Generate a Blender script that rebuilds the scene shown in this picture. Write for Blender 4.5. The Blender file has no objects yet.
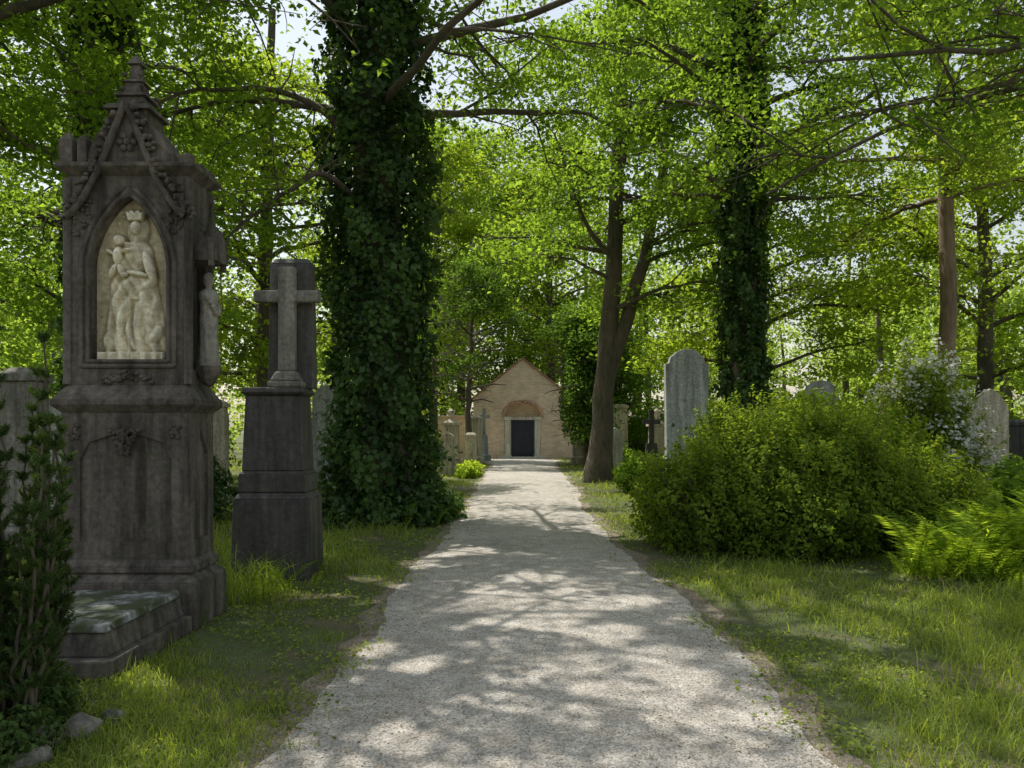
import bpy, math, numpy as np
from mathutils import Vector
R=np.random.default_rng(7)
scene=bpy.context.scene
def link(o,parent=None):
    scene.collection.objects.link(o)
    if parent: o.parent=parent
    return o
def empty(name):
    o=bpy.data.objects.new(name,None); return link(o)
el,az=math.radians(61),math.radians(-48)
S_=Vector((math.sin(az)*math.cos(el),math.cos(az)*math.cos(el),math.sin(el)))
# ---------------------------------------------------------------- materials
def newmat(name):
    m=bpy.data.materials.new(name); m.use_nodes=True
    nt=m.node_tree; nt.nodes.clear()
    out=nt.nodes.new('ShaderNodeOutputMaterial')
    return m,nt,out
def N(nt,t,**k):
    n=nt.nodes.new(t)
    for a,b in k.items():
        if a in n.inputs.keys(): n.inputs[a].default_value=b
        else: setattr(n,a,b)
    return n
def noise(nt,co,scale,detail=5,rough=.6):
    n=nt.nodes.new('ShaderNodeTexNoise'); n.inputs['Scale'].default_value=scale
    n.inputs['Detail'].default_value=detail; n.inputs['Roughness'].default_value=rough
    nt.links.new(co,n.inputs['Vector']); return n.outputs['Fac']
def ramp(nt,fac,stops):
    r=nt.nodes.new('ShaderNodeValToRGB'); e=r.color_ramp.elements
    while len(e)<len(stops): e.new(.5)
    for i,(p,c) in enumerate(stops):
        e[i].position=p; e[i].color=(*c,1) if len(c)==3 else c
    nt.links.new(fac,r.inputs['Fac']); return r.outputs['Color']
def mixc(nt,fac,a,b,mode='MIX'):
    m=nt.nodes.new('ShaderNodeMix'); m.data_type='RGBA'; m.blend_type=mode
    for s,v in ((m.inputs[0],fac),(m.inputs[6],a),(m.inputs[7],b)):
        if hasattr(v,'is_output'): nt.links.new(v,s)
        else: s.default_value=v if not isinstance(v,tuple) else (*v,1)
    return m.outputs[2]
def coord(nt,sc=(1,1,1)):
    t=nt.nodes.new('ShaderNodeTexCoord'); mp=nt.nodes.new('ShaderNodeMapping')
    mp.inputs['Scale'].default_value=sc
    nt.links.new(t.outputs['Object'],mp.inputs['Vector']); return mp.outputs['Vector']
def bump(nt,h,strength,dist):
    b=nt.nodes.new('ShaderNodeBump'); b.inputs['Strength'].default_value=strength; b.inputs['Distance'].default_value=dist
    nt.links.new(h,b.inputs['Height']); return b.outputs['Normal']
def stone(name,c1,c2,c3,rough=.9,moss=.0,bumpd=.01,hattr=False):
    m,nt,out=newmat(name); co=coord(nt)
    big=noise(nt,co,1.7,6,.65); fine=noise(nt,co,22,6,.7)
    streak=noise(nt,coord(nt,(9,9,.9)),1.0,5,.6)
    c=ramp(nt,big,[(.3,c1),(.5,c2),(.72,c3)])
    c=mixc(nt,.55,c,ramp(nt,streak,[(.35,tuple(x*.35 for x in c1)),(.65,c3)]))
    c=mixc(nt,.65,c,ramp(nt,fine,[(.3,(.35,.35,.35)),(.7,(1.6,1.6,1.55))]),'MULTIPLY')
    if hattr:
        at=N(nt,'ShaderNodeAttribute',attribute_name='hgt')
        c=mixc(nt,1.0,c,ramp(nt,at.outputs['Fac'],[(0,(.36,.29,.19)),(.35,(.75,.68,.52)),(.8,(1.25,1.23,1.18))]),'MULTIPLY')  # crevice shade painted into the colour, plus a yellower stain on low ground
    if moss>0:
        ms=noise(nt,co,3.3,7,.7)
        mk=ramp(nt,ms,[(.62-moss*.3,(0,0,0)),(.68-moss*.2,(1,1,1))])
        c=mixc(nt,mk,c,(.05,.06,.022))
    b=N(nt,'ShaderNodeBsdfPrincipled',Roughness=rough)
    nt.links.new(c,b.inputs['Base Color'])
    nt.links.new(bump(nt,fine,.7,bumpd),b.inputs['Normal'])
    nt.links.new(b.outputs[0],out.inputs[0]); return m
def leafmat(name,cd,cl,trans=.5,td=None,gloss=0):
    m,nt,out=newmat(name)
    at=N(nt,'ShaderNodeAttribute',attribute_name='rnd')
    c=ramp(nt,at.outputs['Fac'],[(0,cd),(.7,cl),(1,tuple(x*1.3 for x in cl))])
    tcol=mixc(nt,1.0,c,td or (2.6,2.3,.95),'MULTIPLY')
    if gloss:
        d=N(nt,'ShaderNodeBsdfPrincipled',Roughness=.5); d.inputs['Specular IOR Level'].default_value=gloss; nt.links.new(c,d.inputs['Base Color'])
    else:
        d=N(nt,'ShaderNodeBsdfDiffuse'); nt.links.new(c,d.inputs['Color'])
    t=N(nt,'ShaderNodeBsdfTranslucent'); nt.links.new(tcol,t.inputs['Color'])
    mx=N(nt,'ShaderNodeMixShader'); mx.inputs[0].default_value=trans
    nt.links.new(d.outputs[0],mx.inputs[1]); nt.links.new(t.outputs[0],mx.inputs[2])
    nt.links.new(mx.outputs[0],out.inputs[0]); return m
def bark(name,c1,c2):
    m,nt,out=newmat(name)
    f=noise(nt,coord(nt,(14,14,2.2)),1.0,8,.7); g=noise(nt,coord(nt),.9,4)
    c=ramp(nt,f,[(.32,c1),(.68,c2)]); c=mixc(nt,.35,c,ramp(nt,g,[(.4,(.03,.045,.015)),(.65,c2)]))
    b=N(nt,'ShaderNodeBsdfPrincipled',Roughness=.9); nt.links.new(c,b.inputs['Base Color'])
    nt.links.new(bump(nt,f,.9,.04),b.inputs['Normal']); nt.links.new(b.outputs[0],out.inputs[0]); return m
M={}
M['dark']=stone('weathered_dark_sandstone',(.032,.027,.024),(.072,.061,.052),(.20,.172,.145),moss=.04)
M['granite']=stone('dark_grey_stone',(.026,.024,.023),(.050,.046,.043),(.12,.11,.10),rough=.6)
M['crossm']=stone('cross_stone',(.13,.12,.105),(.21,.195,.17),(.32,.30,.26))
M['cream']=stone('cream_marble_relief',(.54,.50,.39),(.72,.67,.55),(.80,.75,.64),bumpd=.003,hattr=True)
M['ledger']=stone('ledger_stone_mossy',(.055,.05,.045),(.16,.155,.15),(.55,.55,.56),moss=.68)
M['grey']=stone('pale_grey_headstone',(.25,.26,.255),(.38,.39,.38),(.5,.51,.48),moss=.08)
M['sand']=stone('sandstone_headstone',(.36,.30,.22),(.54,.47,.37),(.66,.60,.49),moss=.04)
M['red']=stone('red_stone',(.25,.10,.08),(.36,.16,.12),(.45,.22,.17))
M['rock']=stone('mossy_rock',(.13,.12,.10),(.24,.22,.19),(.36,.34,.3),moss=.35,bumpd=.03)
M['chapst']=stone('chapel_stone_trim',(.6,.56,.48),(.74,.70,.62),(.8,.76,.68))
M['bark']=bark('tree_bark',(.045,.034,.026),(.19,.15,.115))
M['barkr']=bark('reddish_pine_bark',(.11,.07,.045),(.36,.25,.17))
M['leaf']=leafmat('lime_leaf',(.066,.135,.024),(.155,.25,.046),.58)
M['leafy']=leafmat('yellow_green_leaf',(.095,.165,.024),(.20,.285,.045),.58)
M['leafd']=leafmat('deep_green_leaf',(.036,.08,.02),(.085,.155,.034),.48)
M['ivy']=leafmat('ivy_leaf',(.013,.036,.012),(.065,.125,.030),.25,gloss=.3)
M['bg']=leafmat('background_leaf',(.10,.17,.045),(.205,.295,.08),.58)
M['bush']=leafmat('shrub_leaf',(.045,.09,.018),(.16,.23,.035),.46)
M['yew']=leafmat('yew_needle',(.02,.045,.015),(.08,.13,.04),.3)
M['fern']=leafmat('fern_leaf',(.12,.20,.025),(.21,.30,.04),.55)
M['grass']=leafmat('grass_blade',(.085,.135,.034),(.215,.28,.068),.45)
M['dry']=leafmat('dry_leaf',(.12,.085,.045),(.30,.22,.13),.2,td=(1,1,1))
M['straw']=leafmat('dry_grass_blade',(.20,.18,.08),(.38,.34,.18),.35,td=(1.3,1.3,1.1))
M['white']=leafmat('white_blossom',(.7,.7,.62),(.8,.8,.76),.4,td=(1,1,1))
# ---------------------------------------------------------------- mesh helpers
def fast(name,V,Q,mat,parent=None,rnd=None,smooth=False):
    me=bpy.data.meshes.new(name); n=len(Q)
    me.vertices.add(len(V)); me.vertices.foreach_set('co',np.ascontiguousarray(V,dtype=np.float32).ravel())
    me.loops.add(n*4); me.loops.foreach_set('vertex_index',np.ascontiguousarray(Q,dtype=np.int32).ravel())
    me.polygons.add(n); me.polygons.foreach_set('loop_start',np.arange(0,n*4,4,dtype=np.int32))
    me.update(calc_edges=True)
    if rnd is not None:
        a=me.attributes.new('rnd','FLOAT','FACE'); a.data.foreach_set('value',np.asarray(rnd,dtype=np.float32))
    if smooth: me.polygons.foreach_set('use_smooth',np.ones(n,dtype=bool))
    me.materials.append(mat); me.validate()
    return link(bpy.data.objects.new(name,me),parent)
def unit(v): return v/np.maximum(np.linalg.norm(v,axis=-1,keepdims=True),1e-9)
def leaves(P,size,nb=None,spread=1.0,aspect=.62,droop=0.0):
    n=len(P)
    if nb is None: nb=np.tile([0,0,1.],(n,1))
    nn=unit(nb+R.normal(size=(n,3))*spread*.6)
    d=R.normal(size=(n,3)); d[:,2]-=droop
    d=unit(d-nn*np.sum(d*nn,1,keepdims=True)); s=np.cross(nn,d)
    L=(size*R.uniform(.65,1.3,n))[:,None]; W=L*aspect*.5
    b=P-d*L*.5; t=P+d*L*.5-nn*L*.10; c=P-d*L*.06+nn*L*.10
    V=np.stack([b,c+s*W,t,c-s*W],1).reshape(-1,3)
    return V,np.arange(n*4).reshape(-1,4)
def leafobj(name,P,size,mat,parent=None,nb=None,spread=1.0,aspect=.62,tone=None,droop=0):
    V,Q=leaves(P,size,nb,spread,aspect,droop)
    r=R.uniform(0,1,len(P))
    if tone is not None: r=np.clip(r*.5+tone*.5,0,1)
    return fast(name,V,Q,mat,parent,r)
class Tubes:
    def __init__(s): s.V=[];s.Q=[];s.n=0
    def add(s,path,radii,k=7,flare=None):
        p=np.array(path,float); m=len(p); radii=np.broadcast_to(radii,(m,))
        t=np.gradient(p,axis=0); t=unit(t)
        up=np.array([0,0,1.]) if abs(t[0][2])<.9 else np.array([1.,0,0])
        a=unit(np.cross(t,up)); b=np.cross(t,a)
        an=np.linspace(0,2*np.pi,k,endpoint=False)
        ring=p[:,None,:]+radii[:,None,None]*(np.cos(an)[None,:,None]*a[:,None,:]+np.sin(an)[None,:,None]*b[:,None,:])
        s.V.append(ring.reshape(-1,3))
        i=np.arange(m-1)[:,None]*k; j=np.arange(k)[None,:]; j2=(j+1)%k
        q=np.stack([i+j,i+j2,i+k+j2,i+k+j],-1).reshape(-1,4)+s.n
        s.Q.append(q); s.n+=m*k
    def obj(s,name,mat,parent=None):
        if not s.V: return
        return fast(name,np.vstack(s.V),np.vstack(s.Q),mat,parent,smooth=True)
class Geo:
    def __init__(s): s.v=[];s.f=[]
    def add(s,v,f):
        n=len(s.v); s.v+= [tuple(x) for x in v]; s.f+=[tuple(i+n for i in q) for q in f]
    def frus(s,a,b,z0,z1):
        (x0,x1,y0,y1),(X0,X1,Y0,Y1)=a,b
        s.add([(x0,y0,z0),(x1,y0,z0),(x1,y1,z0),(x0,y1,z0),(X0,Y0,z1),(X1,Y0,z1),(X1,Y1,z1),(X0,Y1,z1)],
              [(3,2,1,0),(4,5,6,7),(0,1,5,4),(1,2,6,5),(2,3,7,6),(3,0,4,7)])
    def box(s,x0,x1,y0,y1,z0,z1): s.frus((x0,x1,y0,y1),(x0,x1,y0,y1),z0,z1)
    def prism(s,pts,y0,y1):
        n=len(pts)
        s.add([(x,y0,z) for x,z in pts]+[(x,y1,z) for x,z in pts],
              [tuple(range(n)),tuple(range(2*n-1,n-1,-1))]+[(i,i+n,(i+1)%n+n,(i+1)%n) for i in range(n)])
    def prismx(s,pts,x0,x1):
        n=len(pts)
        s.add([(x0,y,z) for y,z in pts]+[(x1,y,z) for y,z in pts],
              [tuple(range(n-1,-1,-1)),tuple(range(n,2*n))]+[(i,(i+1)%n,(i+1)%n+n,i+n) for i in range(n)])
    def lathe(s,prof,cx,cy,n=20,mod=None):
        v=[];f=[]
        for r,z in prof:
            for k in range(n):
                a=2*math.pi*k/n; rr=r*(mod(a,z) if mod else 1)
                v.append((cx+rr*math.cos(a),cy+rr*math.sin(a),z))
        for i in range(len(prof)-1):
            for k in range(n): f.append((i*n+k,i*n+(k+1)%n,(i+1)*n+(k+1)%n,(i+1)*n+k))
        s.add(v,f)
    def blob(s,c,r,n=8):
        prof=[(max(.001,math.sin(math.pi*i/n))*r[0],c[2]-math.cos(math.pi*i/n)*r[2]) for i in range(n+1)]
        s.lathe(prof,c[0],c[1],n+2)
    def obj(s,name,mat,parent=None,bev=.008,smooth=False):
        me=bpy.data.meshes.new(name); me.from_pydata(s.v,[],s.f); me.materials.append(mat)
        if smooth: me.polygons.foreach_set('use_smooth',[True]*len(me.polygons))
        o=link(bpy.data.objects.new(name,me),parent)
        if bev:
            b=o.modifiers.new('b','BEVEL'); b.width=bev; b.segments=2; b.limit_method='ANGLE'
        return o
def cut(o,cutter_geo):
    c=cutter_geo.obj('cutter',M['dark'],bev=0)
    mods=[m.name for m in o.modifiers]
    for m in mods: o.modifiers.remove(o.modifiers[m])
    b=o.modifiers.new('x','BOOLEAN'); b.operation='DIFFERENCE'; b.object=c; b.solver='EXACT'
    dg=bpy.context.evaluated_depsgraph_get(); me=bpy.data.meshes.new_from_object(o.evaluated_get(dg))
    o.modifiers.clear(); o.data=me; bpy.data.objects.remove(c)
def parch(cx,hw,z0,zs,za,n=10):
    pts=[(cx-hw,z0),(cx+hw,z0)]
    f=lambda t:(hw*(1-t**1.9)**.8, zs+(za-zs)*t)
    for i in range(n+1):
        t=i/n; x,z=f(t); pts.append((cx+x if i<n else cx,z))
    for i in range(n-1,-1,-1):
        t=i/n; x,z=f(t); pts.append((cx-x,z))
    return pts
# ---------------------------------------------------------------- ground & path
def edgeL(y): return -1.24+.05*np.sin(y*1.3)+.03*np.sin(y*3.1+1)+.05*np.sin(y*.37)+.014*np.sin(y*11.7)+.2*np.exp(-((y-14)/4)**2)
def edgeR(y): return 1.55+.05*np.sin(y*.9+2)+.03*np.sin(y*2.7)+.014*np.sin(y*12.3)-.28*np.exp(-((y-14)/5)**2)
m,nt,out=newmat('grassy_soil'); co=coord(nt)
a=noise(nt,co,1.1,6,.65); b_=noise(nt,co,30,5,.7)
c=ramp(nt,a,[(.38,(.17,.135,.09)),(.5,(.10,.115,.045)),(.7,(.12,.165,.05))])
c=mixc(nt,.6,c,ramp(nt,b_,[(.3,(.4,.4,.4)),(.7,(1.5,1.5,1.4))]),'MULTIPLY')
b=N(nt,'ShaderNodeBsdfPrincipled',Roughness=1.); nt.links.new(c,b.inputs['Base Color'])
nt.links.new(bump(nt,b_,.8,.03),b.inputs['Normal']); nt.links.new(b.outputs[0],out.inputs[0])
g=Geo(); g.add([(-300,-150,0),(300,-150,0),(300,400,0),(-300,400,0)],[(0,1,2,3)]); g.obj('ground',m,bev=0)
def pathmat(name,lo,hi):
    m,nt,out=newmat(name); co=coord(nt)
    a=noise(nt,co,.8,6,.6); f=noise(nt,co,90,4,.75); f2=noise(nt,co,5,8,.75)
    vo=N(nt,'ShaderNodeTexVoronoi'); vo.inputs['Scale'].default_value=90; nt.links.new(co,vo.inputs['Vector'])
    c=ramp(nt,a,[(.3,lo),(.7,hi)])
    c=mixc(nt,.6,c,ramp(nt,f,[(.3,(.5,.5,.5)),(.7,(1.45,1.45,1.45))]),'MULTIPLY')
    c=mixc(nt,.8,c,ramp(nt,vo.outputs['Color'],[(.1,(.45,.45,.45)),(.8,(1.45,1.45,1.45))]),'MULTIPLY')
    c=mixc(nt,.7,c,ramp(nt,f2,[(.35,(.62,.58,.52)),(.62,(1.12,1.12,1.12))]),'MULTIPLY')
    b=N(nt,'ShaderNodeBsdfPrincipled',Roughness=.95); nt.links.new(c,b.inputs['Base Color'])
    h=N(nt,'ShaderNodeMath',operation='ADD'); nt.links.new(f,h.inputs[0]); nt.links.new(vo.outputs['Distance'],h.inputs[1])
    nt.links.new(bump(nt,h.outputs[0],.7,.012),b.inputs['Normal']); nt.links.new(b.outputs[0],out.inputs[0]); return m
def strip(name,mat,ex,z0,crown):
    ys=np.arange(-12,43.3,.06); k=9
    L=edgeL(ys)-ex*(1+.5*np.sin(ys*5)*np.sin(ys*2.1)); Rr=edgeR(ys)+ex*(1+.5*np.sin(ys*4.3)*np.sin(ys*1.7)); far=ys>36; L=np.where(far,L-(ys-36)*.2,L); Rr=np.where(far,Rr+(ys-36)*.10,Rr)
    tt=np.linspace(0,1,k)
    V=np.stack([L[:,None]*(1-tt)+Rr[:,None]*tt,np.repeat(ys[:,None],k,1),np.full((len(ys),k),z0)+crown*np.sin(tt*np.pi)[None,:]],-1).reshape(-1,3)
    i=np.arange(len(ys)-1)[:,None]*k; j=np.arange(k-1)[None,:]
    fast(name,V,np.stack([i+j,i+j+1,i+k+j+1,i+k+j],-1).reshape(-1,4),mat,smooth=True)
strip('soil_verge',pathmat('brown_soil_gravel',(.22,.18,.13),(.31,.265,.21)),.16,.004,.0)
strip('gravel_path',pathmat('fine_gravel',(.42,.385,.34),(.55,.51,.455)),0,.008,.03)
n=4200; y=3*np.exp(R.uniform(0,1.1,n)); x=edgeL(y)-.1+(edgeR(y)-edgeL(y)+.2)*R.uniform(0,1,n)
zz=.010+.03*np.sin(np.clip((x-edgeL(y))/(edgeR(y)-edgeL(y)),0,1)*np.pi)
s=R.uniform(.002,.006,n); o8=np.array([[1,0,0],[0,1,0],[-1,0,0],[0,-1,0],[.5,.5,.8],[-.5,.5,.8],[-.5,-.5,.8],[.5,-.5,.8]],float)
V=(np.stack([x,y,zz],1)[:,None,:]+o8[None]*s[:,None,None]*R.uniform(.6,1.3,(n,1,3))).reshape(-1,3)
q=np.array([[0,1,5,4],[1,2,6,5],[2,3,7,6],[3,0,4,7],[4,5,6,7]])
fast('gravel_pebbles',V,(q[None]+np.arange(n)[:,None,None]*8).reshape(-1,4),M['sand'])
n=2600; y=3*np.exp(R.uniform(0,2.2,n)); e=np.abs(R.normal(0,.45,n)); left=R.random(n)<.5
x=np.where(left,edgeL(y)-.15+e,edgeR(y)+.15-e)
leafobj('fallen_leaves',np.stack([x,y,np.full(n,.042)],1),.02,M['dry'],spread=.4)
# ---------------------------------------------------------------- grass
def blades(x,y,h,w,tone,name,parent=None,mat=None,z0=None):
    n=len(x); a=R.uniform(0,2*np.pi,n); b=R.uniform(0,2*np.pi,n); ln=R.uniform(.2,1.1,n)*h
    s=np.stack([np.cos(a),np.sin(a),0*a],1)*w[:,None]*.5
    d=np.stack([np.cos(b),np.sin(b),0*a],1)
    p0=np.stack([x,y,np.zeros(n) if z0 is None else z0],1); up=np.array([0,0,1.])
    p1=p0+up*(h*.6)[:,None]+d*(ln*.35)[:,None]; p2=p0+up*(h*.86)[:,None]+d*ln[:,None]
    V=np.stack([p0-s,p0+s,p1+s*.8,p1-s*.8,p2+s*.15,p2-s*.15],1).reshape(-1,3)
    q=np.array([[0,1,2,3],[3,2,4,5]]); Q=(q[None]+np.arange(n)[:,None,None]*6).reshape(-1,4)
    fast(name,V,Q,mat or M['grass'],parent,np.repeat(np.clip(tone,0,1),2))
def excl(x,y):
    o1=.12*np.sin(y*2.9)*np.sin(y*7.3+1); o2=.12*np.sin(y*2.3+2)*np.sin(y*6.1)
    bad=(x>edgeL(y)-.04+o1+np.abs(R.normal(0,.10,len(x))))&(x<edgeR(y)+.04+o2-np.abs(R.normal(0,.10,len(x))))&(y<43.5)
    bad|=(x>-3.78)&(x<-2.62)&(y>6.2)&(y<6.85)
    bad|=(x>-3.7)&(x<-2.58)&(y>4.95)&(y<6.25)
    bad|=(x>-3.06)&(x<-2.26)&(y>8.3)&(y<8.9)
    bad|=(y>43)
    return bad
n=400000; y=2.6*np.exp(R.uniform(0,math.log(45/2.6),n)); x=(R.uniform(-1,1,n))*(y*.72+1.6)
ok=~excl(x,y); x,y=x[ok],y[ok]
patch=np.sin(x*1.7+1)*np.sin(y*1.3)+.6*np.sin(x*4.1+y*2.3)+.5*np.sin(x*.6-y*.9)+.6*np.sin(x*9+2*np.sin(y*5))*np.sin(y*8)
de=np.minimum(np.abs(x-edgeL(y)),np.abs(x-edgeR(y)))
thin=R.random(len(x))<np.clip(.20+.42*patch+.7*np.minimum(de,.8),.07,1); x,y,patch,de=x[thin],y[thin],patch[thin],de[thin]
h=(.016+.020*np.clip(de/.8,0,1)+.018*np.clip(patch,-1,1.5))*R.uniform(.5,1.6,len(x))*(1+.015*y)
h=np.where(x>1.5,h*1.2,h)
tall=(R.random(len(x))<.03); h=np.where(tall,h*2.4,h); h=np.clip(h,.012,.22)
dr=R.random(len(x))<.07
blades(x[~dr],y[~dr],h[~dr],.0038*(1+y[~dr]/7),.48+.22*patch[~dr]+R.normal(0,.28,(~dr).sum()),'grass')
blades(x[dr],y[dr],h[dr]*1.1,.003*(1+y[dr]/7),R.uniform(0,1,dr.sum()),'dry_grass',mat=M['straw'])
tx=[];ty=[];th=[]
for cx,cy,r_,nn,hh in [(2.9,4.4,.3,260,.22),(3.3,5.2,.35,280,.20),(2.5,6.2,.2,90,.12),(3.8,6.4,.4,300,.20),(-2.45,7.3,.15,120,.28),(-2.7,7.8,.2,160,.30),(-3.3,7.6,.4,350,.38),(-2.12,8.7,.08,50,.20),(4.6,7.2,.4,300,.2),(-2.3,5.2,.12,80,.12),(2.15,4.0,.12,90,.14),(-2.3,9.6,.2,80,.14),(2.8,8.8,.4,260,.16),(-2.5,12,.4,200,.18),(-3.6,9.5,.6,300,.24),(-5,11,1.2,800,.3),(1.85,5.6,.1,50,.09),(-1.5,5.9,.1,50,.09),(-1.45,4.5,.1,60,.1)]:
    tx.append(R.normal(cx,r_,nn));ty.append(R.normal(cy,r_,nn));th.append(hh*R.uniform(.4,1.4,nn))
x=np.concatenate(tx);y=np.concatenate(ty);h=np.concatenate(th); ok=~excl(x,y)
x,y,h=x[ok],y[ok],h[ok]; blades(x,y,h,.005*(1+y/10),R.uniform(.2,.9,len(x)),'tall_grass_tufts')
n=60000; y=2.8*np.exp(R.uniform(0,2.3,n)); x=R.uniform(-1,1,n)*(y*.72+1.2); ok=~excl(x,y); x,y=x[ok],y[ok]
pp=np.sin(x*2.3)*np.sin(y*1.9+1)+.5*np.sin(x*5+y*3); ok=pp>-.2; x,y=x[ok],y[ok]
leafobj('clover_weeds',np.stack([x,y,R.uniform(.012,.045,len(x))],1),.022*(1+y/14),M['grass'],spread=.7,aspect=.9)
# ---------------------------------------------------------------- gothic monument
mon=empty('gothic_grave_monument'); D=M['dark']; xc=-3.18
g=Geo(); g.box(-3.80,-2.58,6.20,6.86,0,.38); g.frus((-3.80,-2.58,6.20,6.86),(-3.71,-2.66,6.28,6.80),.38,.45)
g.box(-3.74,-2.63,6.25,6.83,.45,.50); g.frus((-3.74,-2.63,6.25,6.83),(-3.70,-2.67,6.29,6.79),.50,.56)
g.obj('plinth',D,mon,.01)
g=Geo(); g.box(-3.70,-2.67,6.29,6.79,.56,1.74); dado=g.obj('dado',D,mon,0)
c_=Geo(); c_.prism([(xc-.37,.70),(xc+.37,.70),(xc+.37,1.36),(xc+.30,1.50),(xc+.12,1.56),(xc-.12,1.56),(xc-.30,1.50),(xc-.37,1.36)],6.2,6.31); cut(dado,c_)
c_=Geo(); c_.prismx([(6.40,.7),(6.68,.7),(6.68,1.4),(6.54,1.6),(6.40,1.4)],-2.70,-2.6); cut(dado,c_)
g=Geo(); fb=(-3.70,-2.67,6.29,6.79); ob=(-3.76,-2.61,6.23,6.85); sh=(-3.67,-2.69,6.33,6.77)
g.frus(fb,ob,1.74,1.80); g.box(*ob,1.80,1.84); g.frus(ob,sh,1.84,1.97); g.obj('waist_cornice',D,mon,.006)
g=Geo(); g.box(*sh,1.97,3.66); shaft=g.obj('shaft',D,mon,0)
c_=Geo(); c_.prism(parch(xc,.31,2.17,2.92,3.50,16),6.2,6.44); cut(shaft,c_)
c_=Geo(); c_.prismx([(6.42,2.1),(6.68,2.1),(6.68,2.95),(6.55,3.12),(6.42,2.95)],-2.76,-2.6); cut(shaft,c_)
T=Tubes()
for hw,dz,r_,yy in ((.325,.02,.017,6.33),(.378,.085,.022,6.33)):
    pts=parch(xc,hw,2.17-dz*.6,2.92,3.50+dz,16); P3=[(p[0],yy,p[1]) for p in pts]+[(pts[0][0],yy,pts[0][1])]
    T.add(P3[1:],r_,8)
    T.add([P3[0],P3[1]],r_,8)
for xx in (-3.67,-2.69):
    T.add([(xx,6.33,1.97),(xx,6.33,3.64)],.035,10)
T.add([(-2.69,6.77,1.97),(-2.69,6.77,3.64)],.03,10)
def ogee(sx,n=14):
    return [(xc+sx*(.48*(1-t)-.06*math.sin(t*math.pi)*(1-t)),6.285,3.32+.92*t**1.2) for t in np.linspace(0,1,n)]
for sx in(-1,1): T.add(ogee(sx),.028,8)
T.obj('mouldings',D,mon)
g=Geo()
for sx in(-1,1):
    for (x,y_,z) in ogee(sx,12)[:-1]:
        for _ in range(5): g.blob((x+sx*R.uniform(.02,.085),6.28+R.uniform(-.02,.02),z+R.uniform(-.02,.06)),(R.uniform(.014,.028),.03,R.uniform(.012,.026)),5)
for i in range(90):
    sx=R.choice([-1,1]); x=xc+sx*R.uniform(.30,.44); z=R.uniform(3.18,3.62)
    g.blob((x,6.325,z),(R.uniform(.010,.024),.02,R.uniform(.010,.024)),5)
for i in range(46):
    a=R.uniform(-1,1); g.blob((xc+a*.2,6.325,2.07-.05*abs(a)+R.uniform(-.03,.03)-.02),(R.uniform(.012,.03),.03,.02),5)
for i in range(70): a=R.uniform(-1,1); b_2=R.uniform(0,1); g.blob((xc+a*.12*(1-b_2*.8),6.27,1.60-.2*b_2),(.018,.03,.018),5)
for xx in(-3.6,-2.78):
    for i in range(16): g.blob((xx+R.uniform(-.04,.04),6.285,1.58+R.uniform(-.06,.06)),(.016,.025,.018),5)
for a in range(6): g.blob((xc+.055*math.cos(a*1.047),6.315,3.93+.055*math.sin(a*1.047)),(.03,.03,.03),6)
g.blob((xc,6.31,3.93),(.03,.04,.03),6)
g.obj('carved_foliage',D,mon,0,True)
g=Geo(); tc=(-3.74,-2.62,6.26,6.84)
g.frus(sh,tc,3.66,3.72); g.box(*tc,3.72,3.755)
g.prism([(xc-.36,3.755),(xc+.36,3.755),(xc+.27,3.98),(xc+.08,4.20),(xc-.08,4.20),(xc-.27,3.98)],6.32,6.66)
for x0,x1 in((-3.73,-3.62),(-3.58,-3.50)): g.box(x0,x1,6.30,6.42,3.755,3.95)
g.box(-2.86,-2.80,6.31,6.40,3.755,3.84); g.box(-2.74,-2.66,6.31,6.40,3.755,3.84)
g.box(-3.73,-3.62,6.5,6.80,3.755,3.95); g.box(-2.74,-2.66,6.5,6.80,3.755,3.82)
g.frus((-3.73,-3.62,6.30,6.42),(-3.68,-3.67,6.35,6.37),3.95,4.03); g.frus((-3.58,-3.50,6.30,6.42),(-3.545,-3.535,6.35,6.37),3.95,4.01)
g.obj('parapet_and_gable',D,mon,.006)
g=Geo()
def sq(r_): return (xc-r_,xc+r_,6.48-r_,6.48+r_)
g.frus(sq(.15),sq(.15),4.0,4.20); g.frus(sq(.19),sq(.17),4.20,4.245); g.frus(sq(.125),sq(.10),4.245,4.33)
g.frus(sq(.13),sq(.12),4.33,4.36); g.frus(sq(.085),sq(.065),4.36,4.46); g.frus(sq(.09),sq(.07),4.46,4.485); g.frus(sq(.05),sq(.035),4.485,4.62)
g.frus(sq(.06),sq(.02),4.62,4.70)
g.obj('spire_finial',D,mon,.005)
g=Geo()
for sx in(-1,1):
    for z in(4.28,4.40,4.52): g.blob((xc+sx*.1*(4.9-z)/.6,6.40,z),(.022,.022,.02),5)
for yy in(6.35,6.61):
    for z in (4.26,4.4): g.blob((xc+.1,yy,z),(.022,.026,.022),5)
g.obj('finial_crockets',D,mon,0,True)
g=Geo(); sx_,sy_=-2.615,6.55
g.lathe([(.002,1.96),(.04,1.98),(.07,2.02),(.10,2.07),(.11,2.09),(.11,2.13),(.09,2.135)],sx_,sy_,8)
cp=[(6.42,3.0),(6.68,3.0),(6.68,3.08),(6.55,3.27),(6.42,3.08)]
g.prismx(cp,-2.69,-2.50); g.frus((-2.63,-2.55,6.51,6.59),(-2.60,-2.58,6.54,6.56),3.2,3.5)
g.box(-2.56,-2.52,6.40,6.44,2.95,3.18); g.box(-2.56,-2.52,6.66,6.70,2.95,3.18)
g.obj('corbel_and_canopy',D,mon,.004)
g=Geo()
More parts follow.
